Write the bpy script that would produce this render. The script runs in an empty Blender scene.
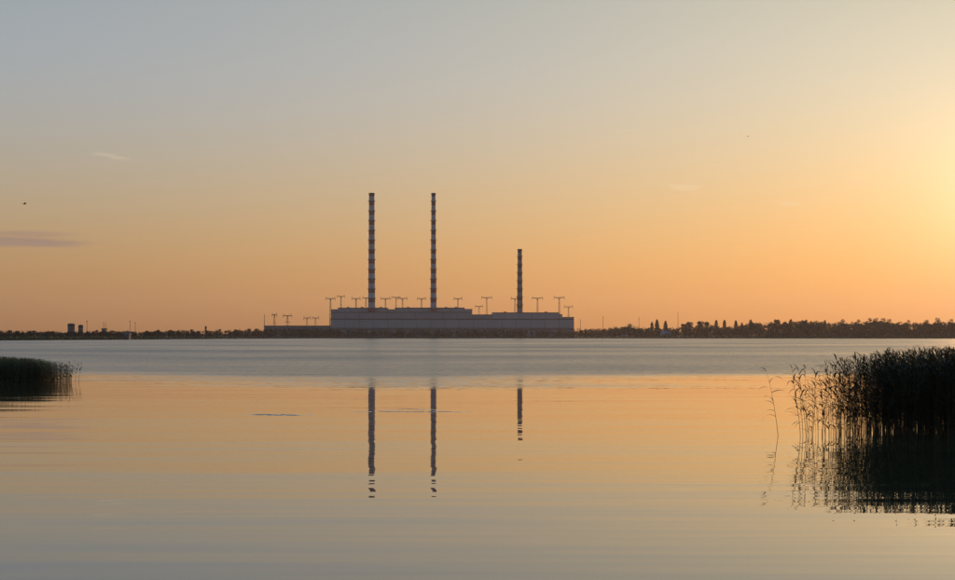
import bpy, math, random
import numpy as np
from mathutils import Vector

# ------------------------------------------------------------------ camera, sky, sun, exposure
sc = bpy.context.scene
C = sc.collection
FPX, HOR, CAMZ = 1312.0, 336.5, 3.0          # focal length in photo pixels, horizon row, eye height
cam = bpy.data.cameras.new('camera'); cam_o = bpy.data.objects.new('camera', cam); C.objects.link(cam_o)
cam_o.location = (0, 0, CAMZ); cam_o.rotation_euler = (math.pi / 2, 0, 0)
cam.sensor_width = 36.0; cam.lens = 36.0 * FPX / 955.0; cam.shift_y = (HOR - 290.0) / 955.0
cam.clip_start = 0.1; cam.clip_end = 30000
sc.camera = cam_o
sc.view_settings.view_transform = 'Standard'; sc.view_settings.look = 'None'
sc.view_settings.exposure = 0.07; sc.view_settings.gamma = 1.0
sc.cycles.use_denoising = True
sc.cycles.max_bounces = 6; sc.cycles.volume_bounces = 1
sc.cycles.sample_clamp_indirect = 6.0

SUN_AZ, SUN_EL = math.radians(22.6), math.radians(5.6)
SUN_DIR = Vector((math.sin(SUN_AZ) * math.cos(SUN_EL), math.cos(SUN_AZ) * math.cos(SUN_EL), math.sin(SUN_EL)))


class NT:
    """small helper to write node trees as expressions"""
    def __init__(s, tree): s.t = tree; s.n = tree.nodes; s.l = tree.links
    def add(s, kind, **kw):
        n = s.n.new(kind)
        for k, v in kw.items(): setattr(n, k, v)
        return n
    def put(s, sock, v):
        if isinstance(v, bpy.types.NodeSocket): s.l.new(v, sock)
        else: sock.default_value = v
    def m(s, op, a, b=0.0, c=None, clamp=False):
        n = s.add('ShaderNodeMath', operation=op, use_clamp=clamp)
        s.put(n.inputs[0], a); s.put(n.inputs[1], b)
        if c is not None: s.put(n.inputs[2], c)
        return n.outputs[0]
    def v(s, op, a, b=(0, 0, 0)):
        n = s.add('ShaderNodeVectorMath', operation=op)
        s.put(n.inputs[0], a)
        if op == 'SCALE': s.put(n.inputs[3], b)
        else: s.put(n.inputs[1], b)
        return n.outputs['Value'] if op in ('DOT_PRODUCT', 'LENGTH') else n.outputs['Vector']
    def xyz(s, a):
        n = s.add('ShaderNodeSeparateXYZ'); s.put(n.inputs[0], a); return n.outputs
    def comb(s, x, y, z):
        n = s.add('ShaderNodeCombineXYZ'); s.put(n.inputs[0], x); s.put(n.inputs[1], y); s.put(n.inputs[2], z); return n.outputs[0]
    def noise(s, vec, scale, detail=2.0, rough=0.5, dim='3D'):
        n = s.add('ShaderNodeTexNoise', noise_dimensions=dim)
        s.put(n.inputs['Vector'], vec); s.put(n.inputs['Scale'], scale); s.put(n.inputs['Detail'], detail); s.put(n.inputs['Roughness'], rough)
        return n
    def step(s, x, a, b, lo=0.0, hi=1.0):
        n = s.add('ShaderNodeMapRange', interpolation_type='SMOOTHSTEP')
        s.put(n.inputs[0], x); s.put(n.inputs[1], a); s.put(n.inputs[2], b); s.put(n.inputs[3], lo); s.put(n.inputs[4], hi)
        return n.outputs[0]
    def mix(s, f, a, b, mode='MIX'):
        n = s.add('ShaderNodeMix', data_type='RGBA', blend_type=mode)
        s.put(n.inputs[0], f); s.put(n.inputs[6], a); s.put(n.inputs[7], b); return n.outputs[2]


world = bpy.data.worlds.new('World'); sc.world = world; world.use_nodes = True
w = NT(world.node_tree); bg = w.n['Background']
sky = w.add('ShaderNodeTexSky', sky_type='NISHITA', sun_disc=False, sun_elevation=SUN_EL, sun_rotation=SUN_AZ,
            air_density=1.0, dust_density=5.0, ozone_density=1.0, altitude=0)
dirn = w.add('ShaderNodeTexCoord').outputs['Generated']
dx, dy, dz = w.xyz(w.v('NORMALIZE', dirn))[:3]
# the physical sky, compressed as a camera's tone curve does and warmed towards the hazy horizon
elev = w.m('MINIMUM', w.m('MAXIMUM', w.m('ARCSINE', dz), 0.0), 0.235)
high = w.m('MINIMUM', w.m('MAXIMUM', w.m('SUBTRACT', w.m('ARCSINE', dz), 0.235), 0.0), 0.7)      # bluer overhead
ch = w.add('ShaderNodeSeparateColor'); w.put(ch.inputs[0], sky.outputs[0])
FIT = ((-0.225, 0.276, -3.10, 3.4), (-1.085, 0.224, 4.4, -11.9), (-2.735, 0.086, 18.2, -42.5))
outc = []
for c, (a, g, b, q) in enumerate(FIT):
    base = w.m('POWER', w.m('MAXIMUM', w.m('MULTIPLY', ch.outputs[c], 0.1), 1e-4), g)
    ex = w.m('EXPONENT', w.m('MULTIPLY_ADD', high, (-1.9, -0.7, 0.2)[c], w.m('MULTIPLY_ADD', w.m('MULTIPLY_ADD', elev, q, b), elev, a)))
    outc.append(w.m('MULTIPLY', base, ex))
cc = w.add('ShaderNodeCombineColor')
for c in range(3): w.put(cc.inputs[c], outc[c])
skyc = cc.outputs[0]
# glow around the sun
cosang = w.v('DOT_PRODUCT', w.v('NORMALIZE', dirn), tuple(SUN_DIR))
ang = w.m('ARCCOSINE', w.m('MINIMUM', cosang, 1.0))
glow = w.m('EXPONENT', w.m('MULTIPLY', ang, -1.0 / math.radians(2.6)))
skyc = w.mix(1.0, skyc, w.mix(glow, (0, 0, 0, 1), (0.65, 0.5, 0.34, 1)), 'ADD')
# thin clouds, fixed in direction (azimuth, elevation)
az = w.m('ARCTAN2', dx, dy)
el = w.m('ARCSINE', dz)
cn = w.noise(w.comb(w.m('MULTIPLY', az, 22.0), w.m('MULTIPLY', el, 190.0), 0.0), 1.0, 4.0, 0.55).outputs[0]
cn2 = w.noise(w.comb(w.m('MULTIPLY', az, 70.0), w.m('MULTIPLY', el, 330.0), 3.0), 1.0, 3.0, 0.6).outputs[0]
def patch(az0, el0, ra, re, n, lo, hi, tilt=0.0):
    a = w.m('DIVIDE', w.m('SUBTRACT', az, math.radians(az0)), math.radians(ra))
    e = w.m('SUBTRACT', el, math.radians(el0))
    e = w.m('DIVIDE', w.m('MULTIPLY_ADD', a, tilt * math.radians(re), e), math.radians(re))
    r = w.m('ADD', w.m('MULTIPLY', a, a), w.m('MULTIPLY', e, e))
    m = w.m('EXPONENT', w.m('MULTIPLY', r, -1.0))
    return w.step(w.m('ADD', m, w.m('MULTIPLY', w.m('SUBTRACT', n, 0.5), 0.9)), lo, hi)
dark = w.m('MAXIMUM', patch(-19.8, 3.92, 3.7, 0.24, cn, 0.18, 0.85), w.m('MULTIPLY', patch(-18.9, 4.22, 2.0, 0.16, cn, 0.25, 0.9), 0.6))
skyc = w.mix(w.m('MULTIPLY', dark, 0.8), skyc, (0.315, 0.215, 0.175, 1))
lite = w.m('MAXIMUM', patch(-15.6, 7.55, 1.1, 0.16, cn2, 0.45, 1.2, 0.9),
           w.m('MAXIMUM', patch(9.0, 6.4, 0.9, 0.18, cn2, 0.25, 0.9, 0.3), patch(13.4, 5.62, 0.6, 0.13, cn2, 0.2, 0.9)))
skyc = w.mix(w.m('MULTIPLY', lite, 0.2), skyc, (0.95, 0.74, 0.5, 1))
w.put(bg.inputs[0], skyc); bg.inputs[1].default_value = 1.0

sun = bpy.data.lights.new('sun', 'SUN'); sun.energy = 2.0; sun.color = (1.0, 0.52, 0.22); sun.angle = math.radians(0.6)
sun_o = bpy.data.objects.new('sun', sun); C.objects.link(sun_o)
sun_o.rotation_euler = (-SUN_DIR).to_track_quat('-Z', 'Y').to_euler(); sun_o.location = (900, 2000, 400)

# ------------------------------------------------------------------ helpers
def px(x, Y): return (x - 477.5) / FPX * Y
def pz(y, Y): return CAMZ - (y - HOR) / FPX * Y

def mesh(name, V, F):
    me = bpy.data.meshes.new(name)
    V = np.asarray(V, dtype=np.float32).reshape(-1, 3)
    if isinstance(F, np.ndarray):
        n, k = F.shape
        me.vertices.add(len(V)); me.vertices.foreach_set('co', V.ravel())
        me.loops.add(n * k); me.loops.foreach_set('vertex_index', F.astype(np.int32).ravel())
        me.polygons.add(n); me.polygons.foreach_set('loop_start', np.arange(0, n * k, k, dtype=np.int32))
        me.update(calc_edges=True)
    else:
        me.from_pydata(V.tolist(), [], F); me.update()
    return me

def link(name, me, mat=None, parent=None, loc=(0, 0, 0), rz=0.0, smooth=False):
    o = bpy.data.objects.new(name, me); C.objects.link(o)
    if me is not None and mat is not None and not me.materials: me.materials.append(mat)
    if parent: o.parent = parent
    o.location = loc; o.rotation_euler = (0, 0, rz)
    if smooth and me is not None:
        me.polygons.foreach_set('use_smooth', [True] * len(me.polygons))
    return o

def tag(o, label=None, cat=None, group=None, kind=None):
    if label: o['label'] = label
    if cat: o['category'] = cat
    if group: o['group'] = group
    if kind: o['kind'] = kind
    return o

def thing(name, label, cat, loc, group=None, rz=0.0):
    return tag(link(name, None, loc=loc, rz=rz), label, cat, group)

def dup(root, loc, rz=0.0, scale=None, label=None):
    r = root.copy(); C.objects.link(r); r.location = loc; r.rotation_euler = (0, 0, rz)
    if scale: r.scale = scale
    if label: r['label'] = label
    for ch_ in list(root.children):
        c = ch_.copy(); C.objects.link(c); c.parent = r
        for g in list(ch_.children):
            d = g.copy(); C.objects.link(d); d.parent = c
    return r

class MB:
    def __init__(s): s.V = []; s.F = []
    def box(s, x0, x1, y0, y1, z0, z1):
        n = len(s.V)
        s.V += [(x, y, z) for z in (z0, z1) for y in (y0, y1) for x in (x0, x1)]
        s.F += [[n + i for i in f] for f in ((0, 2, 3, 1), (4, 5, 7, 6), (0, 1, 5, 4), (2, 6, 7, 3), (0, 4, 6, 2), (1, 3, 7, 5))]
        return s
    def bar(s, p, q, r, r2=None):
        p, q = Vector(p), Vector(q); r2 = r if r2 is None else r2
        d = (q - p).normalized(); a = d.orthogonal().normalized(); b = d.cross(a); n = len(s.V)
        for c, rr in ((p, r), (q, r2)):
            for u, v_ in ((1, 1), (-1, 1), (-1, -1), (1, -1)): s.V.append(tuple(c + a * u * rr + b * v_ * rr))
        s.F += [[n + i for i in f] for f in ((3, 2, 1, 0), (4, 5, 6, 7), (0, 1, 5, 4), (1, 2, 6, 5), (2, 3, 7, 6), (3, 0, 4, 7))]
        return s
    def lathe(s, prof, seg=20, cx=0, cy=0, cap=True):
        n = len(s.V)
        for r, z in prof:
            for i in range(seg):
                a = 2 * math.pi * i / seg; s.V.append((cx + r * math.cos(a), cy + r * math.sin(a), z))
        for j in range(len(prof) - 1):
            for i in range(seg):
                k = (i + 1) % seg
                s.F.append([n + j * seg + i, n + j * seg + k, n + (j + 1) * seg + k, n + (j + 1) * seg + i])
        if cap:
            s.F.append([n + i for i in range(seg)][::-1]); s.F.append([n + (len(prof) - 1) * seg + i for i in range(seg)])
        return s
    def me(s, name): return mesh(name, s.V, s.F)

def mat(name, col, rough=0.8, var=0.15, scale=0.5, col2=None, spec=0.3, translucent=0.0, stretch=(1, 1, 1)):
    m = bpy.data.materials.new(name); m.use_nodes = True
    t = NT(m.node_tree); p = t.n['Principled BSDF']
    pos = t.add('ShaderNodeNewGeometry').outputs['Position']
    n1 = t.noise(t.v('MULTIPLY', pos, stretch), scale, 4.0, 0.6).outputs[0]
    c2 = col2 or tuple(c * (1 - 2 * var) for c in col)
    t.put(p.inputs['Base Color'], t.mix(t.step(n1, 0.3, 0.7), (*col, 1), (*c2, 1)))
    p.inputs['Roughness'].default_value = rough; p.inputs['Specular IOR Level'].default_value = spec
    if translucent:
        tr = t.add('ShaderNodeBsdfTranslucent'); tr.inputs[0].default_value = (*[min(1, c * 1.4) for c in col], 1)
        mx = t.add('ShaderNodeMixShader'); mx.inputs[0].default_value = translucent
        t.l.new(p.outputs[0], mx.inputs[1]); t.l.new(tr.outputs[0], mx.inputs[2])
        t.l.new(mx.outputs[0], t.n['Material Output'].inputs[0])
    return m

M = dict(
    ground=mat('earth_and_grass', (0.05, 0.055, 0.028), 0.95, 0.2, 0.05),
    leaf=mat('tree_foliage', (0.05, 0.055, 0.032), 0.9, 0.2, 0.08, spec=0.05),
    bark=mat('bark', (0.06, 0.045, 0.035), 0.9),
    reedleaf=mat('reed_leaf', (0.05, 0.05, 0.02), 0.6, 0.25, 1.5, translucent=0.15),
    reedstem=mat('reed_stem', (0.10, 0.085, 0.045), 0.6, 0.2, 2.0),
    sedge=mat('shore_sedge', (0.07, 0.10, 0.028), 0.7, 0.25, 0.7, translucent=0.1),
    concrete=mat('grey_cladding', (0.29, 0.28, 0.285), 0.8, 0.06, 0.05, stretch=(1, 1, 0.25)),
    concrete2=mat('darker_cladding', (0.24, 0.23, 0.235), 0.8, 0.07, 0.05, stretch=(1, 1, 0.25)),
    roof=mat('bitumen_roof', (0.07, 0.065, 0.065), 0.9, 0.1, 0.05),
    glass=mat('grimy_glass', (0.06, 0.065, 0.075), 0.25, 0.1, 0.1, spec=0.5),
    red=mat('red_chimney_paint', (0.21, 0.07, 0.06), 0.75, 0.15, 0.12, stretch=(1, 1, 0.3)),
    white=mat('weathered_white_paint', (0.42, 0.39, 0.40), 0.75, 0.12, 0.12, stretch=(1, 1, 0.3)),
    dred=mat('sooty_red_paint', (0.115, 0.05, 0.042), 0.8, 0.15, 0.12, stretch=(1, 1, 0.3)),
    dwhite=mat('sooty_pale_paint', (0.24, 0.2, 0.2), 0.8, 0.15, 0.12, stretch=(1, 1, 0.3)),
    soot=mat('sooty_rim', (0.05, 0.035, 0.03), 0.9, 0.1, 0.2),
    steel=mat('dull_galvanised_steel', (0.10, 0.085, 0.08), 0.6, 0.1, 0.3),
    silo=mat('silo_concrete', (0.15, 0.14, 0.135), 0.85, 0.1, 0.2, stretch=(1, 1, 0.2)),
    pale=mat('pale_render', (0.30, 0.30, 0.32), 0.85, 0.05, 0.2),
    tile=mat('dark_tile_roof', (0.13, 0.09, 0.08), 0.85, 0.1, 0.3),
    feather=mat('dark_feathers', (0.035, 0.03, 0.028), 0.7, 0.1, 3.0),
    beak=mat('horn_beak', (0.12, 0.08, 0.04), 0.5, 0.05, 3.0),
)

# ------------------------------------------------------------------ shoreline, ground, water
def P(x, d): return (px(x, d), d)
LOOP = [(0, 4), (10, 8), (20, 25), (26, 45), (70, 80), (220, 100), (800, 200), (1500, 900), (1400, 1600), P(1150, 1900),
        P(955, 1950), P(860, 1980), P(760, 2020), P(700, 2080), P(640, 2150), P(575, 2180), P(450, 2184), P(330, 2180), P(300, 2060), P(250, 1800),
        P(200, 1520), P(150, 1330), P(100, 1170), P(50, 1080), P(0, 1010), P(-60, 960), (-600, 900), (-560, 520), (-250, 220), (-90, 140), (-48, 90), (-32, 45), (-14, 10)]
CEN = np.array([0.0, 600.0])
pts = []
for i in range(len(LOOP)):
    a, b = np.array(LOOP[i]), np.array(LOOP[(i + 1) % len(LOOP)])
    for k in range(24): pts.append(a + (b - a) * k / 24)
pts = np.array(pts); rel = pts - CEN
SA = np.arctan2(rel[:, 1], rel[:, 0]); SR = np.hypot(rel[:, 0], rel[:, 1])
o_ = np.argsort(SA); SA, SR = SA[o_], SR[o_]
OFF = np.array([-40, -6, 0, 2.5, 12, 90, 500, 2500, 5200.0]); ZZ = np.array([-4, -1, -0.05, 0.5, 1.3, 3.0, 7.0, 12.0, 14.0])
def hill(x, y):   # wooded rise behind the shore east of the plant
    if y < 900: return 0.0
    t = (x / y * FPX + 477.5 - 680) / 120
    return 9.0 * min(1, max(0, t))
def ground_z(x, y):
    r = math.hypot(x - CEN[0], y - CEN[1]); a = math.atan2(y - CEN[1], x - CEN[0])
    s = np.interp(a, SA, SR, period=2 * math.pi); off = r - s
    return float(np.interp(off, OFF, ZZ)) + hill(x, y) * min(1, max(0, (off - 12) / 80))
n = len(SA); V, F = [], []
for k, off in enumerate(OFF):
    for a, r in zip(SA, SR):
        x, y = CEN[0] + math.cos(a) * (r + off), CEN[1] + math.sin(a) * (r + off)
        V.append((x, y, ground_z(x, y)))
for k in range(len(OFF) - 1):
    for i in range(n):
        j = (i + 1) % n; F.append((k * n + i, k * n + j, (k + 1) * n + j, (k + 1) * n + i))
F.append(tuple(range(n))[::-1])
tag(link('ground', mesh('ground', V, F), M['ground'], smooth=True), kind='structure')

wm = bpy.data.materials.new('lake_water'); wm.use_nodes = True
t = NT(wm.node_tree); p = t.n['Principled BSDF']
pos = t.add('ShaderNodeNewGeometry').outputs['Position']
X, Y, Z = t.xyz(pos)[:3]
def sn(sx, sy, seed, detail=1.5):          # two independent slope fields in -0.5..0.5
    nn = t.noise(t.comb(t.m('MULTIPLY', X, sx), t.m('MULTIPLY', Y, sy), seed), 1.0, detail, 0.5)
    return t.v('SUBTRACT', nn.outputs['Color'], (0.5, 0.5, 0.5))
# wind ruffles the open lake; the water between the reed beds lies calm
big = t.noise(t.comb(t.m('MULTIPLY', X, 0.012), t.m('MULTIPLY', Y, 0.045), 7.0), 1.0, 3.0, 0.55).outputs[0]
yy = t.m('MULTIPLY_ADD', t.m('SUBTRACT', big, 0.5), 60.0, t.m('MULTIPLY_ADD', t.m('ABSOLUTE', t.m('ADD', X, 5.0)), -0.6, Y))
ruff = t.step(yy, 66.0, 104.0)
ga = t.m('DIVIDE', t.m('ADD', X, 17.0), 6.5); gb = t.m('DIVIDE', t.m('SUBTRACT', t.m('MULTIPLY_ADD', X, 0.25, Y), 94.0), 5.0)   # a cat's-paw of wind inside the calm
ruff = t.m('MAXIMUM', ruff, t.m('MULTIPLY', t.m('EXPONENT', t.m('MULTIPLY', t.m('ADD', t.m('MULTIPLY', ga, ga), t.m('MULTIPLY', gb, gb)), -1.0)), t.m('MULTIPLY', big, 0.7)))
gust = t.noise(t.comb(t.m('MULTIPLY', X, 0.010), t.m('MULTIPLY', Y, 0.012), 2.0), 1.0, 3.0, 0.6).outputs[0]
ruff = t.m('MULTIPLY', ruff, t.m('MULTIPLY_ADD', gust, 1.2, 0.4))
calm = t.v('ADD', t.v('SCALE', sn(0.05, 0.66, 0.0), 0.042), t.v('SCALE', sn(0.13, 2.1, 5.0), 0.036))
wind = t.v('SCALE', sn(1.6, 2.4, 9.0, 3.0), t.m('MULTIPLY', ruff, 0.6))
slope = t.v('ADD', calm, wind)
def wake(x0, x1, y0, wid, amp, seed):       # a low ripple left by a bird or fish
    wob = t.noise(t.comb(t.m('MULTIPLY', X, 0.9), seed, 0.0), 1.0, 2.0).outputs[0]
    d = t.m('DIVIDE', t.m('SUBTRACT', t.m('MULTIPLY_ADD', t.m('SUBTRACT', wob, 0.5), 2.2, Y), y0), wid)
    g = t.m('EXPONENT', t.m('MULTIPLY', t.m('MULTIPLY', d, d), -1.0))
    e = t.m('MULTIPLY', t.step(X, x0, x0 + (x1 - x0) * 0.45), t.step(X, x1, x1 - (x1 - x0) * 0.45))
    brk = t.step(t.noise(t.comb(t.m('MULTIPLY', X, 3.5), t.m('MULTIPLY', Y, 1.5), seed + 2.0), 1.0, 2.0).outputs[0], 0.38, 0.6)
    return t.m('MULTIPLY', t.m('MULTIPLY', g, e), t.m('MULTIPLY', brk, amp))
wk = t.m('ADD', wake(px(238, 50), px(318, 50), 50.2, 0.30, 0.6, 1.0), wake(px(330, 51), px(490, 51), 52.3, 0.2, 0.4, 4.0))
wk = t.m('ADD', wk, wake(px(380, 54), px(445, 54), 53.9, 0.18, 0.4, 8.0))
sx, sy, _ = t.xyz(slope)[:3]
nv = t.v('NORMALIZE', t.comb(t.m('MULTIPLY', sx, 0.35), t.m('SUBTRACT', t.m('MULTIPLY_ADD', ruff, -0.035, sy), wk), 1.0))
t.put(p.inputs['Normal'], nv); t.put(p.inputs['Coat Normal'], nv)
t.put(p.inputs['Coat Weight'], t.m('MULTIPLY_ADD', ruff, -0.2, 0.5, clamp=True)); p.inputs['Coat IOR'].default_value = 1.333
p.inputs['Base Color'].default_value = (0.055, 0.046, 0.02, 1); p.inputs['IOR'].default_value = 1.333
rg = t.m('MULTIPLY_ADD', ruff, 0.27, 0.012, clamp=True)
t.put(p.inputs['Roughness'], rg); t.put(p.inputs['Coat Roughness'], rg)
water = link('lake_water', mesh('lake_water', [(-1900, -60, 0), (2600, -60, 0), (2600, 2600, 0), (-1900, 2600, 0)], [(0, 1, 2, 3)]), wm)
tag(water, kind='structure')

# ------------------------------------------------------------------ power station
D = 2262.0; MPP = D / FPX
rng = random.Random(4)
def zpx(y, Y=D): return pz(y, Y)
station = thing('power_station', 'long grey power station hall with stepped flat roof on the far shore', 'power station', (px(452, 2240), 2240, 2.0))
SX, SY, SZ = station.location
_boxes = {}
def spart(name, x0, x1, y0, y1, z0, z1, m, parent=None):
    """box part of the station in world metres; alike sizes share a mesh"""
    key = (round(x1 - x0, 2), round(y1 - y0, 2), round(z1 - z0, 2), m)
    if key not in _boxes:
        _boxes[key] = MB().box(-(x1 - x0) / 2, (x1 - x0) / 2, -(y1 - y0) / 2, (y1 - y0) / 2, 0, z1 - z0).me(name)
    o = link(name, _boxes[key], M[m], parent or station)
    o.location = ((x0 + x1) / 2 - SX, (y0 + y1) / 2 - SY, z0 - SZ)
    return o
def hall(xa, xb, y0, y1, ztop, zlow, rows, mA, ref, nb=None, parapet=1.0):
    """a hall with wall panels standing proud of its core and a dark parapet; xa, xb photo columns seen at depth ref"""
    X0, X1 = px(xa, ref), px(xb, ref)
    spart('hall_core', X0, X1, y0 + 0.6, y1, 0.5, ztop - 0.5, 'roof')
    nb = nb or max(1, round((X1 - X0) / 24.0)); bw = (X1 - X0) / nb; rh = (ztop - parapet - zlow) / rows
    for r in range(rows):
        for b in range(nb):
            spart('wall_panel', X0 + b * bw + 0.25, X0 + (b + 1) * bw - 0.25, y0, y0 + 0.9, zlow + r * rh + 0.25, zlow + (r + 1) * rh - 0.25, mA)
    spart('parapet', X0 - 0.4, X1 + 0.4, y0 - 0.5, y1 + 0.4, ztop - parapet, ztop, 'roof')
F0 = 2222.0
# turbine hall along the water
z1 = pz(318.7, F0); z0 = pz(328.7, F0)
hall(330.6, 573.6, F0, F0 + 38, z1, z0 + 1.2, 1, 'concrete', F0, 17, 1.6)
Xl, Xr = px(330.6, F0), px(573.6, F0); bw = (Xr - Xl) / 17
for b in range(17):                                    # window strip and lower wall of the turbine hall
    wdw = spart('window', Xl + b * bw + 0.8, Xl + (b + 1) * bw - 0.8, F0 + 0.3, F0 + 1.0, z0 - 3.0, z0 + 1.0, 'glass')
    for k in range(1, 4):
        mb = spart('mullion', Xl + b * bw + 0.8 + k * (bw - 1.6) / 4 - 0.2, Xl + b * bw + 0.8 + k * (bw - 1.6) / 4 + 0.2, F0 + 0.1, F0 + 0.3, z0 - 3.0, z0 + 1.0, 'concrete2')
        mb.parent = wdw; mb.location = mb.location - wdw.location
    spart('wall_panel', Xl + b * bw + 0.25, Xl + (b + 1) * bw - 0.25, F0, F0 + 0.9, 0.5, z0 - 3.2, 'concrete2')
# deaerator bay, then the stacks stand behind it, then the boiler houses
hall(331.5, 471, 2261, 2273, pz(312.0, 2261), z1, 1, 'concrete2', 2261, 10, 0.8)
for xa, xb, yt in ((331.2, 338, 309.3), (338, 387, 307.7), (387, 395, 309.3), (395, 464.3, 307.6), (464.3, 472.2, 309.0)):
    hall(xa, xb, 2296, 2330, pz(yt, 2296), z1, 1, 'concrete', 2296)
for xa, xb, yt in ((472.2, 492, 314.4), (492, 559, 312.4), (559, 562.3, 314.2), (562.3, 574, 317.0)):
    hall(xa, xb, 2264, 2274 if xa < 500 else 2272, pz(yt, 2264), z1, 1, 'concrete2' if xa < 480 else 'concrete', 2264)
for xa in (348, 362, 381, 408, 446, 456, 505, 546):    # roof vents on the boiler houses
    Yv = 2300 if xa < 470 else 2266
    zt = pz(307.7 if xa < 470 else 312.4, 2296 if xa < 470 else 2264)
    Xv = px(xa, Yv)
    spart('roof_vent', Xv - 2.2, Xv + 2.2, Yv, Yv + 4, zt - 0.1, zt + 1.5, 'concrete2')

def chimney(x, ytop, Yc, r0, r1, period, label, mats=('red', 'white')):
    top = pz(ytop, Yc); base = 1.5
    c = thing('striped_chimney', label, 'chimney', (px(x, Yc), Yc, base), 'power station chimneys')
    H = top - base; R = lambda z: r0 + (r1 - r0) * (z / H) ** 0.85
    nb = int(round((H - 6) / period * 2)); hb = (H - 6) / nb
    link('foundation', MB().lathe([(r0 + 2.5, 0), (r0 + 2.5, 3), (r0 + 0.4, 5)], 24).me('foundation'), M['concrete2'], c)
    for k in range(nb):
        za, zb = (k + (0.16 if k % 2 else 0)) * hb, (k + (1 if k % 2 else 1.16)) * hb
        if k == nb - 1: zb = nb * hb
        red = k % 2 == 1
        proud = 0.06 if red else 0.0
        b = MB().lathe([(R(za) + proud, za), (R((za + zb) / 2) + proud, (za + zb) / 2), (R(zb) + proud, zb)], 24).me('paint_band')
        link('paint_band', b, M[mats[0] if red else mats[1]], c)
        if red:      # gallery running round the shaft at the top of every red band
            g = link('gallery', MB().lathe([(R(zb) + 0.1, zb - 0.9), (R(zb) + 1.5, zb - 0.35), (R(zb) + 1.5, zb + 0.2), (R(zb) + 0.1, zb + 0.2)], 24).me('gallery'), M['steel'], c)
            rail = MB().lathe([(R(zb) + 1.42, zb + 1.15), (R(zb) + 1.5, zb + 1.15), (R(zb) + 1.5, zb + 1.35), (R(zb) + 1.42, zb + 1.35)], 24, cap=False)
            for q in range(12):
                a = q * math.pi / 6; xx, yy_ = (R(zb) + 1.46) * math.cos(a), (R(zb) + 1.46) * math.sin(a)
                rail.bar((xx, yy_, zb + 0.2), (xx, yy_, zb + 1.2), 0.05)
            link('railing', rail.me('railing'), M['steel'], g)
    link('rim', MB().lathe([(R(H - 6) + 0.05, H - 6), (r1 + 0.15, H - 2.5), (r1 + 0.55, H - 2.2), (r1 + 0.55, H - 0.3), (r1 - 0.7, H), (r1 - 0.9, H - 4)], 24).me('rim'), M['soot'], c)
    lad = MB()
    for s_ in (-0.35, 0.35): lad.bar((s_, -R(3) - 0.35, 3), (s_, -R(H - 3) - 0.35, H - 3), 0.06)
    for k in range(int(H / 3)):
        zz = 3 + k * 3
        if zz < H - 3: lad.bar((-0.35, -R(zz) - 0.35, zz), (0.35, -R(zz) - 0.35, zz), 0.05)
    link('ladder', lad.me('ladder'), M['steel'], c)
    return c
chimney(371.7, 193.0, 2284, 6.6, 4.7, 17.0, 'thicker of two tall banded chimneys, nearest the low hall end of the power station')
chimney(433.5, 193.0, 2286, 6.0, 3.5, 17.0, 'slimmer of two tall banded chimneys, standing between the other two power station chimneys')
chimney(519.8, 249.0, 2286, 5.6, 3.6, 14.0, 'short dark banded chimney above the lower roof of the power station', ('dred', 'dwhite'))

# ------------------------------------------------------------------ pylons and masts
def t_pylon(x, ytop, Yp, armpx, label, group, low=None, name='pylon', th=0.75):
    Xp = px(x, Yp); g = ground_z(Xp, Yp); H = pz(ytop, Yp) - g
    o = thing(name, label, 'pylon', (Xp, Yp, g), group)
    b0, b1 = 2.0, 0.75; zb = H - 4.5
    legs = []
    wd = lambda z: b0 + (b1 - b0) * z / zb
    for sx_ in (-1, 1):
        for sy_ in (-1, 1):
            link('leg', MB().bar((sx_ * b0, sy_ * b0, 0), (sx_ * b1, sy_ * b1, zb), 0.26 * th, 0.2 * th).me('leg'), M['steel'], o)
    br = MB(); nseg = max(4, int(zb / 6))
    for k in range(nseg):
        za, zc = zb * k / nseg, zb * (k + 1) / nseg; A, B = wd(za), wd(zc)
        for q in ((-1, -1, 1, -1), (1, -1, 1, 1), (1, 1, -1, 1), (-1, 1, -1, -1)):
            br.bar((q[0] * A, q[1] * A, za), (q[2] * B, q[3] * B, zc), 0.1 * th)
            br.bar((q[2] * A, q[3] * A, za), (q[0] * B, q[1] * B, zc), 0.1 * th)
    link('bracing', br.me('bracing'), M['steel'], o)
    hw = armpx / 2 * Yp / FPX
    arm = MB()
    for sy_ in (-0.8, 0.8):
        arm.bar((-hw, sy_ * 0.3, zb + 1.0), (hw, sy_ * 0.3, zb + 1.0), 0.28)
        arm.bar((-hw, 0, zb + 1.2), (0, sy_, zb - 0.6), 0.2); arm.bar((hw, 0, zb + 1.2), (0, sy_, zb - 0.6), 0.2)
    ns = 8
    for k in range(ns): arm.bar((-hw + 2 * hw * k / ns, 0, zb + 1.0), (-hw + 2 * hw * (k + 0.5) / ns, 0, zb - 0.6 + 1.6 * abs(k + 0.5 - ns / 2) / (ns / 2)), 0.12)
    link('crossarm', arm.me('crossarm'), M['steel'], o)
    for s_ in (-0.8, 0.8):
        link('earth_wire_peak', MB().bar((s_ * hw, 0, zb + 1.0), (s_ * hw * 1.12, 0, H), 0.28, 0.14).me('earth_wire_peak'), M['steel'], o)
    for s_ in (-0.95, 0, 0.95):
        ins = MB().lathe([(0.1, -3.6), (0.3, -3.4), (0.3, -0.4), (0.1, 0)], 6)
        link('insulator', ins.me('insulator'), M['soot'], o, loc=(s_ * hw, 0, zb + (0.8 if s_ else -0.5)))
    if low:
        ar = MB()
        for sy_ in (-0.3, 0.3): ar.bar((-hw * 0.7, sy_, zb - low), (hw * 0.7, sy_, zb - low), 0.22)
        link('crossarm', ar.me('crossarm'), M['steel'], o)
    return o
ORD = ['first', 'second', 'third', 'fourth', 'fifth', 'sixth', 'seventh', 'eighth', 'ninth', 'tenth']
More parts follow.
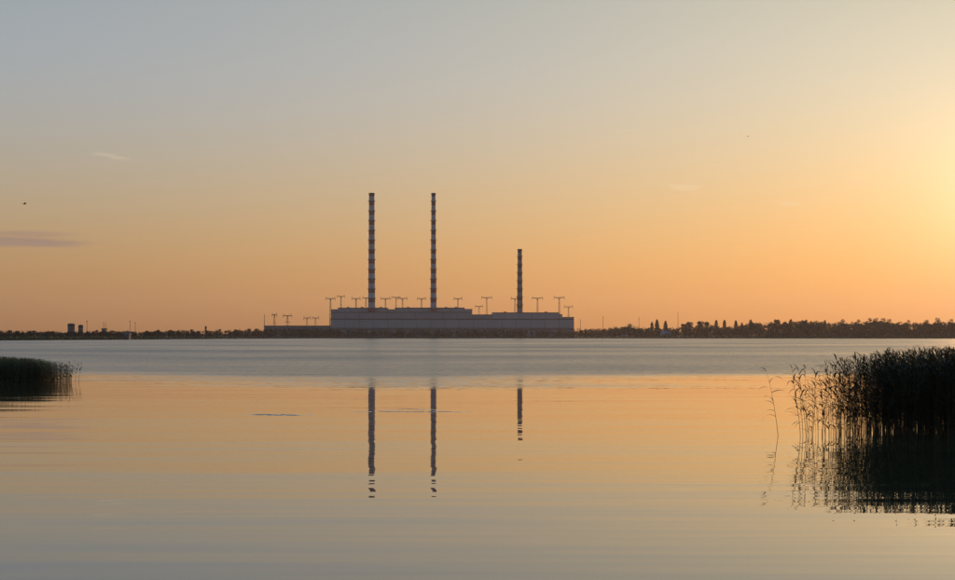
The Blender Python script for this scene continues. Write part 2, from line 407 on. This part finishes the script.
LG = 'row of tall pylons behind the power station'
for k, (x, yt, arm) in enumerate(((330.5, 296.5, 10), (356, 296.5, 9), (385.5, 296.5, 10), (402.5, 296.3, 10), (421.5, 296.5, 9), (458, 296.5, 9), (486.7, 295.5, 11), (515, 296.5, 8), (537.5, 296, 11), (559.2, 295.5, 11))):
    t_pylon(x, yt, 2352, arm, ORD[k] + ' tall T-shaped pylon behind the power station, counting from the low hall end', LG)
SG = 'lower, fainter pylons far behind the power station'
for x, yt, arm in ((341, 294.5, 8), (396, 295.5, 9), (479, 304.5, 8), (568.5, 305.0, 9), (366, 296, 7)):
    t_pylon(x, yt, 2700, arm, 'faint T-shaped pylon farther back behind the power station roof', SG)
t_pylon(274.5, 312.5, 2260, 5, 'lattice pylon with a second low crossarm beside the long low hall', None, low=14, th=0.45)
t_pylon(287.5, 313.5, 2260, 9, 'lattice pylon with wide crossarm rising behind the long low hall', None, low=10, th=0.45)
for x, yt in ((307.0, 316.0), (315.5, 316.0)):
    t_pylon(x, yt, 2500, 7, 'faint small pylon behind the long low hall next to the power station', 'faint pylons by the low hall', th=0.4)

def mast(x, ytop, Yp, label, group=None, r=0.45, lamp=True, name='mast'):
    Xp = px(x, Yp); g = ground_z(Xp, Yp); H = pz(ytop, Yp) - g
    o = thing(name, label, 'mast', (Xp, Yp, g), group)
    link('pole', MB().lathe([(r, 0), (r * 0.6, H)], 8).me('pole'), M['steel'], o)
    link('base_plate', MB().box(-1, 1, -1, 1, -0.2, 0.4).me('base_plate'), M['concrete2'], o)
    if lamp: link('lamp_head', MB().box(-0.7, 0.7, -0.4, 0.4, H - 0.6, H + 0.1).me('lamp_head'), M['steel'], o)
    else: link('antenna', MB().bar((-0.9, 0, H - 2), (0.9, 0, H - 2), 0.18).bar((0, 0, H - 0.2), (0, 0, H + 1.5), 0.15, 0.08).me('antenna'), M['steel'], o)
    return o
mast(264.5, 314.8, 2230, 'tall plain pole at the end of the long low hall', r=0.6, lamp=False)
ML = 'floodlight masts on the low far shore'
for x, yt, d in ((87, 321, 1330), (130, 321, 1420), (135.3, 322.5, 1420)):
    mast(x, yt, d, 'thin floodlight mast among the low shore trees beyond the two silos', ML, r=0.28)
MR = 'thin masts above the shore trees'
for k, (x, yt) in enumerate(((580.5, 319.5), (603, 316.5), (639, 317.5), (678, 312))):
    mast(x, yt, 2290, ORD[k] + ' thin antenna mast above the shore trees, counting from the power station to the wood', MR, r=0.42, lamp=False)

# ------------------------------------------------------------------ buildings on the low shore
def silo(x, ytop, wpx, Ys, label):
    Xs = px(x, Ys); g = ground_z(Xs, Ys) - 0.3; H = pz(ytop, Ys) - g; r = wpx / 2 * Ys / FPX
    o = thing('silo', label, 'silo', (Xs, Ys, g))
    link('shell', MB().lathe([(r * 0.97, 0), (r * 0.97, H * 0.8), (r * 0.97, H - 2.6)], 28).me('shell'), M['silo'], o)
    link('cap', MB().lathe([(r * 1.02, H - 2.6), (r * 1.02, H - 0.5), (r * 0.8, H), (0.6, H + 0.35)], 28).me('cap'), M['roof'], o)
    for zz in (H * 0.3, H * 0.55):
        link('hoop', MB().lathe([(r * 0.975, zz), (r * 1.01, zz + 0.05), (r * 1.01, zz + 0.35), (r * 0.975, zz + 0.4)], 28).me('hoop'), M['steel'], o)
    lad = MB(); lad.bar((-0.3, -r - 0.15, 0), (-0.3, -r - 0.15, H - 0.6), 0.06); lad.bar((0.3, -r - 0.15, 0), (0.3, -r - 0.15, H - 0.6), 0.06)
    for k in range(int(H)): lad.bar((-0.3, -r - 0.15, k + 0.5), (0.3, -r - 0.15, k + 0.5), 0.04)
    link('ladder', lad.me('ladder'), M['steel'], o)
silo(71.2, 323.7, 7.0, 1290, 'wider and taller grey silo with dark cap on the low far shore')
silo(80.7, 325.1, 4.8, 1300, 'narrower and lower grey silo beside the wide dark-capped silo')

def house(x0, x1, ytop, Yh, hw, label, cat, wallm='pale', roofm='tile', gable=True, nwin=3, name='shore_house', ybase=None):
    X0, X1 = px(x0, Yh), px(x1, Yh); cx = (X0 + X1) / 2; g = ground_z(cx, Yh) - 0.3; H = pz(ytop, Yh) - g; L = (X1 - X0) / 2
    o = thing(name, label, cat, (cx, Yh, g))
    ew = H * 0.62 if gable else H - 0.6
    link('wall', MB().box(-L, L, 0, hw, 0, ew).me('wall'), M[wallm], o)
    if gable:
        ov = 0.5; Vv = [(-L - ov, -ov, ew), (L + ov, -ov, ew), (L + ov, hw + ov, ew), (-L - ov, hw + ov, ew), (-L - ov, hw / 2, H), (L + ov, hw / 2, H)]
        rf = link('roof', mesh('roof', Vv, [(0, 1, 5, 4), (2, 3, 4, 5), (0, 4, 3), (1, 2, 5), (0, 3, 2, 1)]), M[roofm], o)
        link('chimney', MB().box(-0.4, 0.4, hw / 2 - 0.4, hw / 2 + 0.4, H - 0.4, H + 1.0).me('chimney'), M['tile'], rf)
    else:
        link('roof', MB().box(-L - 0.4, L + 0.4, -0.4, hw + 0.4, ew, H).me('roof'), M[roofm], o)
    for k in range(nwin):
        xx = -L + (k + 0.5) * 2 * L / nwin; ww = min(1.6, L / nwin * 0.5)
        wn = link('window', MB().box(xx - ww, xx + ww, -0.06, 0.1, ew * 0.35, ew * 0.75).me('window'), M['glass'], o)
        link('sill', MB().box(xx - ww - 0.15, xx + ww + 0.15, -0.25, -0.06, ew * 0.35 - 0.15, ew * 0.35).me('sill'), M['concrete2'], wn)
    link('door', MB().box(-L * 0.1 - 0.6, -L * 0.1 + 0.6, -0.08, 0.1, 0, min(2.3, ew * 0.33)).me('door'), M['bark'], o)
    return o
house(264, 329, 325.6, 2215, 26, 'long low grey hall with dark roof joining the power station end', 'hall', 'silo', 'roof', False, 14, 'industrial_hall')
hb = house(101.6, 105.6, 328.4, 1380, 6, 'small flat-roofed building with a rooftop mast near the two silos', 'building', 'silo', 'roof', False, 2, 'pump_house')
Hm = pz(321.5, 1380) - hb.location.z
link('roof_mast', MB().bar((-0.8, 3, 6), (-0.8, 3, Hm), 0.22, 0.14).me('roof_mast'), M['steel'], hb)
link('roof_mast', MB().bar((1.3, 3, 6), (1.3, 3, Hm - 1.5), 0.18, 0.12).me('roof_mast'), M['steel'], hb)
house(661, 670.5, 330.6, 2135, 9, 'pale house half hidden by trees on the shore below the antenna masts', 'house', 'pale', 'pale', True, 3)
house(124.5, 129, 331.3, 1245, 7, 'small grey shore house among trees near the floodlight masts', 'house', 'silo', 'tile', True, 2)
house(622, 627.5, 334.4, 2158, 6, 'tiny pale cabin at the water below low trees', 'cabin', 'pale', 'tile', True, 2, 'shore_cabin')

# ------------------------------------------------------------------ trees
nrng = np.random.default_rng(11)
def quads(cen, size, flat=0.0):
    n = len(cen); a = nrng.normal(size=(n, 3)); a /= np.linalg.norm(a, axis=1)[:, None]
    b = nrng.normal(size=(n, 3)); b -= a * (a * b).sum(1)[:, None]; b /= np.linalg.norm(b, axis=1)[:, None]
    s = size[:, None]; asp = nrng.uniform(0.5, 1.0, (n, 1))
    V = np.stack([cen - a * s, cen + b * s * asp, cen + a * s, cen - b * s * asp], 1).reshape(-1, 3)
    return V, np.arange(4 * n).reshape(-1, 4)
def crown_pts(rx, z0, z1, n, kind):
    """points through the crown's volume, gathered on lobes so that the outline is uneven"""
    h = z1 - z0; out = []
    if kind == 'poplar':
        u = nrng.uniform(0, 1, n); r = rx * np.sin(np.pi * np.clip(u * 0.92 + 0.05, 0, 1)) ** 0.6 * np.sqrt(nrng.uniform(0, 1, n)); a = nrng.uniform(0, 6.283, n)
        return np.stack([r * np.cos(a), r * np.sin(a), z0 + u * h], 1)
    L = 9 if kind == 'round' else 12
    for k in range(L):
        a = nrng.uniform(0, 6.283); u = nrng.uniform(0.15, 0.85); rr = rx * 0.62 * math.sin(math.pi * (0.15 + 0.75 * u)) * math.sqrt(nrng.uniform(0.1, 1))
        c = np.array([rr * math.cos(a), rr * math.sin(a), z0 + h * u]); R = rx * nrng.uniform(0.32, 0.5)
        d = nrng.normal(size=(n // L, 3)); d /= np.linalg.norm(d, axis=1)[:, None]; d *= (nrng.uniform(0.2, 1, (n // L, 1)) ** 0.5) * R
        d[:, 2] *= min(1.2, h / (2.4 * rx)); out.append(c + d)
    q = np.concatenate(out); q[:, 2] = np.clip(q[:, 2], z0, z1); return q
def tree_proto(kind, H, rx, label, group, nleaf=520):
    o = thing('poplar_tree' if kind == 'poplar' else 'broadleaf_tree', label, 'tree', (0, 0, -500), group)
    tr = MB(); tr.lathe([(0.035 * H, 0), (0.02 * H, H * 0.35), (0.008 * H, H * 0.8)], 7)
    for k in range(6):
        a = nrng.uniform(0, 6.28); z = H * nrng.uniform(0.22, 0.6); l = rx * nrng.uniform(0.4, 0.8)
        tr.bar((0, 0, z), (l * math.cos(a), l * math.sin(a), z + l * (2.0 if kind == 'poplar' else 0.8)), 0.012 * H, 0.004 * H)
    link('trunk', tr.me('trunk'), M['bark'], o)
    c = crown_pts(rx, H * (0.1 if kind == 'poplar' else 0.2), H, nleaf, kind)
    link('crown', mesh('crown', *quads(c, nrng.uniform(0.3, 0.75, len(c)) * H / 14)), M['leaf'], o)
    return o
protos = {}
def tree(kind, var, x, ytop, Yt, label, group, wscale=1.0):
    Xt = px(x, Yt); g = ground_z(Xt, Yt) - 0.2; H = pz(ytop, Yt) - g
    key = (kind, var)
    s = H / 14.0; wsc = s * wscale
    if key not in protos:
        o = protos[key] = tree_proto(kind, 14.0, {'round': 5.2, 'poplar': 1.7, 'spread': 6.5}[kind], label, group)
        o.location = (Xt, Yt, g); o.rotation_euler = (0, 0, nrng.uniform(0, 6.28)); o.scale = (wsc, wsc, s)
    else:
        o = dup(protos[key], (Xt, Yt, g), nrng.uniform(0, 6.28), (wsc, wsc, s), label)
        o['group'] = group
    return o
def curve(tab, x): return float(np.interp(x, [a for a, b in tab], [b for a, b in tab]))
SIL_R = [(575, 328), (600, 327.3), (618, 326), (630, 324.6), (636, 326.5), (660, 326.5), (678, 326), (686, 325), (700, 324.5), (712, 324), (720, 325.5), (735, 325.3), (744, 323), (752, 321), (770, 321.3),
         (780, 320), (800, 319.8), (820, 320), (836, 322), (850, 321), (862, 321.5), (880, 320), (893, 321), (912, 322), (930, 321), (945, 321), (960, 320.5), (1010, 320), (1150, 320)]
SIL_L = [(-80, 331), (0, 330.8), (40, 331.2), (60, 331.5), (90, 331.3), (115, 331), (140, 331.6), (160, 330.6), (190, 330.4), (205, 330.5), (225, 330.2), (262, 329.6), (272, 328.8), (300, 328.6), (330, 329.2)]
def shore_r(x):
    xs = [P(q, d) for q, d in ((330, 2180), (575, 2180), (640, 2150), (700, 2080), (760, 2020), (860, 1980), (955, 1950), (1150, 1900))]
    return float(np.interp(x, (330, 575, 640, 700, 760, 860, 955, 1150), [b for a, b in xs]))
def shore_l(x): return float(np.interp(x, (-60, 0, 50, 100, 150, 200, 250, 300, 330), (960, 1010, 1080, 1170, 1330, 1520, 1800, 2060, 2180)))
# the belts of wood that read as one mass
def wood(name, label, spots, per=170, leafm='leaf', rxf=0.42, sz=0.055):
    Vs, Fs, nV = [], [], 0; tr = MB()
    for (x, y, g, H) in spots:
        c = crown_pts(H * rxf, H * 0.08, H, per, 'round') + np.array([x, y, g])
        V_, F_ = quads(c, nrng.uniform(0.5, 1.2, len(c)) * H * sz)
        Vs.append(V_); Fs.append(F_ + nV); nV += len(V_)
    o = link(name, mesh(name, np.concatenate(Vs), np.concatenate(Fs)), M[leafm])
    return tag(o, label, 'woodland', kind='stuff')
spots = []
for k in range(800):
    x = nrng.uniform(577, 1080); d = shore_r(x) + 10 + nrng.uniform(0, 1) ** 1.3 * 95
    Xt = px(x, d); g = ground_z(Xt, d) - 0.3; top = pz(curve(SIL_R, x) + nrng.uniform(0.0, 3.2), d); spots.append((Xt, d, g, max(4.0, top - g)))
for k in range(620):                       # undergrowth that closes the foot of the wood
    x = nrng.uniform(577, 1080); d = shore_r(x) + 5 + nrng.uniform(0, 60)
    Xt = px(x, d); g = ground_z(Xt, d) - 0.3; spots.append((Xt, d, g, min(nrng.uniform(5, 9), max(3.0, pz(curve(SIL_R, x) + 1.5, d) - g))))
wood('far_wood', 'dense hazy dark wood massed along the far shore beside the power station', spots, 130)
spots = []
for k in range(560):
    x = nrng.uniform(-70, 332); d = shore_l(x) + 6 + nrng.uniform(0, 1) ** 1.2 * 60
    Xt = px(x, d); g = ground_z(Xt, d) - 0.3; top = pz(curve(SIL_L, x) + nrng.uniform(-0.9, 1.1), d); spots.append((Xt, d, g, max(2.5, top - g)))
wood('low_tree_belt', 'low dark belt of trees and scrub along the far shore by the silos', spots)
spots = []
for k in range(260):
    x = nrng.uniform(318, 582); d = 2187 + nrng.uniform(0, 26)
    Xt = px(x, d); g = ground_z(Xt, d) - 0.3; top = pz(nrng.uniform(328.6, 331.5), d); spots.append((Xt, d, g, top - g))
wood('shore_scrub', 'brownish scrub belt along the water in front of the power station', spots, 300, sz=0.038)
# reedy water's edge of the far shore
Vs, Fs, nV = [], [], 0
for k in range(2600):
    x = nrng.uniform(-70, 1090); d = (shore_l(x) if x < 330 else shore_r(x)) + nrng.uniform(-3, 5); h = nrng.uniform(2.0, 3.4)
    c = np.stack([px(x, d) + nrng.normal(0, 1.3, 12), d + nrng.normal(0, 0.8, 12), np.abs(nrng.uniform(0, h, 12))], 1)
    V_, F_ = quads(c, nrng.uniform(0.4, 0.9, 12)); V_[:, 2] = np.maximum(V_[:, 2], 0.02); Vs.append(V_); Fs.append(F_ + nV); nV += len(V_)
tag(link('shore_reeds', mesh('shore_reeds', np.concatenate(Vs), np.concatenate(Fs)), M['sedge']), 'dark strip of reeds along the waterline of the far shore', 'reeds', kind='stuff')
# trees that stand out one by one on the skyline
for k, (x, yt) in enumerate(((652, 322.3), (657, 319.8), (665.5, 321), (716.3, 320.3), (724.5, 320.3), (735.8, 320.6))):
    tree('poplar', 0, x, yt, shore_r(x) + 60, ORD[k] + ' slim columnar poplar above the shore trees, counting from the power station to the wood', 'slim poplars on the far shore')
for x, yt, ws in ((684, 323.2, 1.0), (689.5, 321.3, 1.0), (700.5, 320.6, 1.0), (706.5, 321.2, .9), (743, 321.8, .7), (752, 318.6, .8), (777, 318.8, .9), (790, 318.4, .8), (806, 318.9, .8), (824, 319.4, .7)):
    tree('round', 0 if ws > .8 else 1, x, yt, shore_r(x) + 66, 'round-crowned tree making a bump on the skyline of the far wood', 'round trees on the wood skyline', ws)
for x, yt, ws in ((629, 323.6, 1.1), (842, 319.0, .8), (869.5, 317.9, .8), (876, 317.7, .75), (883, 317.8, .8), (889, 318.8, .8), (926.5, 319.6, .8), (937.5, 317.5, .75), (951, 318.8, .7), (908, 319.8, .7), (858, 319.2, .7)):
    tree('spread', 0 if ws > .6 else 1, x, yt, shore_r(x) + 72, 'ragged tree rising clear of the dense wood on the far skyline' if x > 700 else 'ragged spreading tree alone above the low trees right after the power station',
         'ragged trees on the wood skyline' if x > 700 else None or 'ragged tree by the power station', ws)
tree('round', 2, 206, 325.8, shore_l(206) + 40, 'single taller tree standing above the low shore belt', 'tall tree over the low belt', 0.45)
for x, yt, ws in ((10, 330.2, 1.3), (33, 330.4, 1.2), (97, 330.0, 1.1), (112, 330.4, 1.2), (147, 330.6, 1.1), (158, 329.6, 1.0), (170, 330.0, 1.2), (192, 329.2, .9), (220, 329.0, .9), (236, 329.2, 1.0), (249, 328.6, .9), (257, 328.4, .9)):
    tree('round', 2, x, yt, shore_l(x) + 50, 'low rounded tree on the skyline of the far shore belt near the silos', 'low trees on the silo shore', ws)

# ------------------------------------------------------------------ reeds
def leaf_strip(base, az_, length, width, up, droop, seg=5, side=0.0):
    """an arched, tapering blade; returns vertices and quads"""
    d = np.array([math.cos(az_), math.sin(az_), 0]); wv = np.array([-math.sin(az_), math.cos(az_), 0.25])
    wv = wv / np.linalg.norm(wv)
    V = []; p_ = np.array(base, float); ang_ = up
    for k in range(seg + 1):
        u = k / seg; ww = width * (0.5 + 1.4 * u if u < 0.3 else 0.92 * (1 - ((u - 0.3) / 0.7) ** 1.6)) * 0.5
        V.append(p_ - wv * ww); V.append(p_ + wv * ww)
        p_ = p_ + (d * math.cos(ang_) + np.array([0, 0, 1]) * math.sin(ang_)) * length / seg
        ang_ -= droop / seg
    return V, [[2 * k, 2 * k + 1, 2 * k + 3, 2 * k + 2] for k in range(seg)]
def reed_parts(r, H, lean, laz, nleaf, seg=8, sides=4, rad=0.009, lstart=0.4, lwid=0.034, llen=0.42, lseg=5, wind=math.pi):
    """(stem verts, faces), [leaf verts, faces]"""
    bend, wob, ph = r.uniform(0.01, 0.04), r.uniform(3, 7), r.uniform(0, 6.28)
    def pt(u): return np.array([lean * H * u ** 2 * math.cos(laz) + bend * (math.sin(u * wob + ph) - math.sin(ph)), lean * H * u ** 2 * math.sin(laz), -0.45 + (H + 0.45) * u])
    V, F = [], []
    for k in range(seg + 1):
        u = k / seg; c = pt(u); rr = rad * (1 - 0.7 * u)
        for s_ in range(sides):
            a = 2 * math.pi * s_ / sides; V.append(c + np.array([rr * math.cos(a), rr * math.sin(a), 0]))
    for k in range(seg):
        for s_ in range(sides):
            q = (s_ + 1) % sides; F.append([k * sides + s_, k * sides + q, (k + 1) * sides + q, (k + 1) * sides + s_])
    leaves = []
    for k in range(nleaf):
        u = lstart + (1 - lstart) * (k + r.uniform(-0.3, 0.3)) / max(1, nleaf - 1); u = min(1.0, max(0.2, u))
        az_ = (k % 2) * math.pi + r.gauss(0, 0.75) if r.random() < 0.5 else wind + r.gauss(0, 0.6)
        top = u > 0.93
        leaves.append(leaf_strip(pt(u), az_, llen * r.uniform(0.6, 1.15) * (0.75 if top else 1), lwid * r.uniform(0.7, 1.1), r.uniform(0.35, 1.15) if not top else r.uniform(0.9, 1.4), r.uniform(0.9, 2.3), lseg))
    return (V, F), leaves
def reed_bed(name, label, protos_, places, leafm, stemm):
    """thousands of stems nobody could count, as one mesh"""
    VS, FS, VL, FL, ns, nl = [], [], [], [], 0, 0
    for (x, y, s, sz, rz) in places:
        (sv, sf), (lv, lf) = protos_[nrng.integers(len(protos_))]
        c_, s_ = math.cos(rz), math.sin(rz); Rm = np.array([[c_, s_, 0], [-s_, c_, 0], [0, 0, 1]])
        A = (sv @ Rm) * np.array([s, s, sz]) + np.array([x, y, 0]); B = (lv @ Rm) * np.array([s, s, sz]) + np.array([x, y, 0])
        VS.append(A); FS.append(sf + ns); ns += len(A); VL.append(B); FL.append(lf + nl); nl += len(B)
    V_ = np.concatenate(VS + VL); F_ = np.concatenate([np.concatenate(FS), np.concatenate(FL) + ns])
    me = mesh(name, V_, F_); me.materials.append(stemm); me.materials.append(leafm)
    mi = np.zeros(len(F_), np.int32); mi[sum(len(f) for f in FS):] = 1; me.polygons.foreach_set('material_index', mi)
    return tag(link(name, me), label, 'reeds', kind='stuff')
def flat(parts):
    (sv, sf), lv = parts; V, F, n_ = [], [], 0
    for v_, f_ in lv: V += v_; F += [[i + n_ for i in q] for q in f_]; n_ += len(v_)
    return (np.array(sv), np.array(sf)), (np.array(V), np.array(F))
rr = random.Random(21)
pr = [flat(reed_parts(rr, 2.4, rr.uniform(0.0, 0.2), rr.uniform(0, 6.28), rr.randint(11, 17), 6, 3, 0.009, rr.uniform(0.14, 0.42), 0.042, 0.54, 5)) for _ in range(18)]
def right_h(x): return float(np.interp(x, (765, 790, 815, 845, 880, 955, 1200), (1.75, 1.9, 2.05, 2.2, 2.32, 2.45, 2.5)))
places = []
while len(places) < 4200:
    x = nrng.uniform(800, 1160); dep = float(np.interp(x, (805, 830, 860, 900, 1160), (0.4, 1.0, 2.2, 5.0, 8.0)))
    if nrng.uniform() > float(np.interp(x, (805, 835, 862, 890, 930), (0.015, 0.10, 0.30, 0.75, 1.0))): continue
    y = 39.6 + nrng.uniform(0, dep) - 0.5 * max(0, (x - 860) / 300) + nrng.normal(0, 0.15)
    h = right_h(x) * nrng.uniform(0.7, 1.04); s = h / 2.4
    places.append((px(x, y), y, s * 0.95, s, nrng.normal(0, 0.5)))
reed_bed('reed_bed', 'dense dark bed of tall leafy reeds standing in the water near the lone reed', pr, places, M['reedleaf'], M['reedstem'])
# reeds at its open edge that can be told apart
def reed(x, y, h, seed, label, group, nleaf=9, lean=0.05, laz=math.pi, lstart=0.45, rad=0.0095, lw=0.052, ll=0.52):
    r = random.Random(seed); o = thing('reed', label, 'reed', (px(x, y), y, 0.0), group)
    (sv, sf), lv = reed_parts(r, h, lean, laz, nleaf, 9, 5, rad, lstart, lw, ll, 6)
    link('stem', mesh('stem', sv, sf), M['reedstem'], o, smooth=True)
    for v_, f_ in lv: link('leaf', mesh('leaf', v_, f_), M['reedleaf'], o)
    return o
reed(779, 39.8, 1.95, 3, 'lone thin reed standing in open water apart from the reed bed', None, 9, 0.20, math.pi, 0.42, 0.0095, 0.062, 0.55)
ED = 'reeds at the open edge of the right bank bed'
for k, (x, h, ln) in enumerate(((800, 2.05, .12), (803, 1.75, .05), (806.5, 1.95, .09), (809, 1.5, .16), (812, 1.85, -.06), (818, 1.45, .04), (822, 2.1, -.16), (826, 1.9, .12), (829, 2.2, .05), (833, 2.25, .03), (836.5, 2.1, .08), (840, 2.3, .04),
                                (844, 2.2, .07), (847, 2.05, -.05), (851, 2.2, .05), (855, 2.15, .06), (859, 2.25, .06), (863, 2.2, .05), (868, 2.3, .08), (874, 2.3, .06))):
    reed(x, 39.4 + rr.uniform(-0.35, 0.5), h, 40 + k, 'leafy reed standing in water at the open edge of the dense reed bed', ED, 14 if h > 1.6 else 8, abs(ln), math.pi if ln > 0 else 0.0, rr.uniform(0.22, 0.5))
# left bank
pl = [flat(reed_parts(rr, 1.4, rr.uniform(0.0, 0.10), rr.uniform(0, 6.28), 8, 3, 3, 0.011, 0.3, 0.04, 0.42, 3)) for _ in range(12)]
places = []
while len(places) < 6500:
    x = nrng.uniform(-110, 72); dep = float(np.interp(x, (-110, 0, 45, 72), (10, 9, 4, 1.0)))
    if nrng.uniform() > float(np.interp(x, (25, 55, 72), (1.0, 0.30, 0.04))): continue
    y = float(np.interp(x, (-110, 0, 72), (82.5, 85.6, 88.6))) + nrng.uniform(0, dep) + nrng.normal(0, 0.2)
    h = float(np.interp(x, (-110, 0, 40, 72), (1.68, 1.5, 1.34, 1.02))) * nrng.uniform(0.74, 1.03) * (1 - 0.012 * (y - 87.4))
    places.append((px(x, y), y, h / 1.4, h / 1.4, nrng.uniform(0, 6.28)))
reed_bed('green_reed_bed', 'low dark green reed bed on the shore below the two silos', pl, places, M['sedge'], M['reedstem'])
for k, (x, h) in enumerate(((60, 1.3), (63.5, 1.0), (66, 1.18), (68.5, 0.95), (71, 1.22))):
    reed(x, 88.0 + 0.2 * k, h, 90 + k, 'short reed at the outer tip of the low green reed bed', 'reeds at the tip of the left bed', 11, 0.10 + 0.05 * k, 0.0, 0.42, 0.011, 0.085, 0.42)
for k, (x, h) in enumerate(((75.5, 1.1), (79, 1.22))):
    reed(x, 88.4, h, 97 + k, 'thin reed standing just clear of the low green bed tip', 'reeds clear of the left bed', 7, 0.16, 0.0, 0.6, 0.013, 0.085, 0.4)

# ------------------------------------------------------------------ birds
def bird(x, y, Yb, span, label, rz, flap):
    o = thing('bird', label, 'bird', (px(x, Yb), Yb, pz(y, Yb)), None, rz)
    L = span * 0.45; b = MB(); prof = [(-0.5, .01), (-0.36, .05), (-0.1, .10), (0.15, .105), (0.33, .06), (0.40, .05), (0.47, .055), (0.54, .03), (0.60, .006)]
    nn = len(b.V)
    for u, r in prof:
        for i in range(10):
            a = i * math.pi / 5; b.V.append((L * u, L * r * 1.1 * math.cos(a), L * (r * math.sin(a) + (0.03 if u > .38 else 0))))
    for j in range(len(prof) - 1):
        for i in range(10): k = (i + 1) % 10; b.F.append([j * 10 + i, j * 10 + k, j * 10 + 10 + k, j * 10 + 10 + i])
    for s_ in (-1, 1):                                  # wings: root, wrist and tip sections
        sec = []
        for u, cf, cb, up in ((0.06, 0.24, -0.14, 0.02), (0.45, 0.30, -0.10, 0.16 * flap + .02), (0.8, 0.16, -0.14, 0.26 * flap), (1.0, -0.10, -0.2, 0.30 * flap)):
            yw = s_ * u * span / 2; k = len(b.V)
            b.V += [(L * cf, yw, up * span / 2), (L * (cf + cb) / 2, yw, up * span / 2 + 0.035 * L), (L * cb, yw, up * span / 2), (L * (cf + cb) / 2, yw, up * span / 2 - 0.02 * L)]; sec.append(k)
        for q, e in zip(sec, sec[1:]):
            for i in range(4): k = (i + 1) % 4; b.F.append([q + i, q + k, e + k, e + i])
        b.F.append([sec[-1] + i for i in range(4)])
    k = len(b.V)
    b.V += [(-0.34 * L, -.04 * L, 0), (-0.34 * L, .04 * L, 0), (-0.72 * L, .11 * L, .01), (-0.72 * L, -.11 * L, .01), (-0.34 * L, 0, .03 * L), (-0.72 * L, 0, .02 * L)]
    b.F += [[k, k + 1, k + 2, k + 3], [k, k + 3, k + 5, k + 4], [k + 1, k + 4, k + 5, k + 2]]
    link('body', b.me('body'), M['feather'], o, smooth=True)
    bk = MB(); bk.bar((0.57 * L, 0, 0.03 * L), (0.72 * L, 0, 0.015 * L), 0.018 * L, 0.005 * L)
    link('beak', bk.me('beak'), M['beak'], o)
bird(24.5, 204, 55, 0.36, 'small dark bird flying above the dim cloud streak', 0.5, 0.9)
bird(748, 136.5, 260, 0.75, 'tiny faint bird high in the bright sky above the far wood', 2.6, 0.7)

# ------------------------------------------------------------------ haze
hm = bpy.data.materials.new('haze_air'); hm.use_nodes = True
h = NT(hm.node_tree); h.n.remove(h.n['Principled BSDF'])
pv = h.add('ShaderNodeVolumePrincipled'); pv.inputs['Color'].default_value = (0.92, 0.9, 0.88, 1)
pv.inputs['Density'].default_value = 3.6e-5; pv.inputs['Anisotropy'].default_value = 0.45
h.l.new(pv.outputs[0], h.n['Material Output'].inputs['Volume'])
hz = link('haze', MB().box(-7600, 7600, -5400, 9000, -6, 262).me('haze'), hm)
tag(hz, kind='stuff'); hz['label'] = 'thin warm evening haze over the lake'
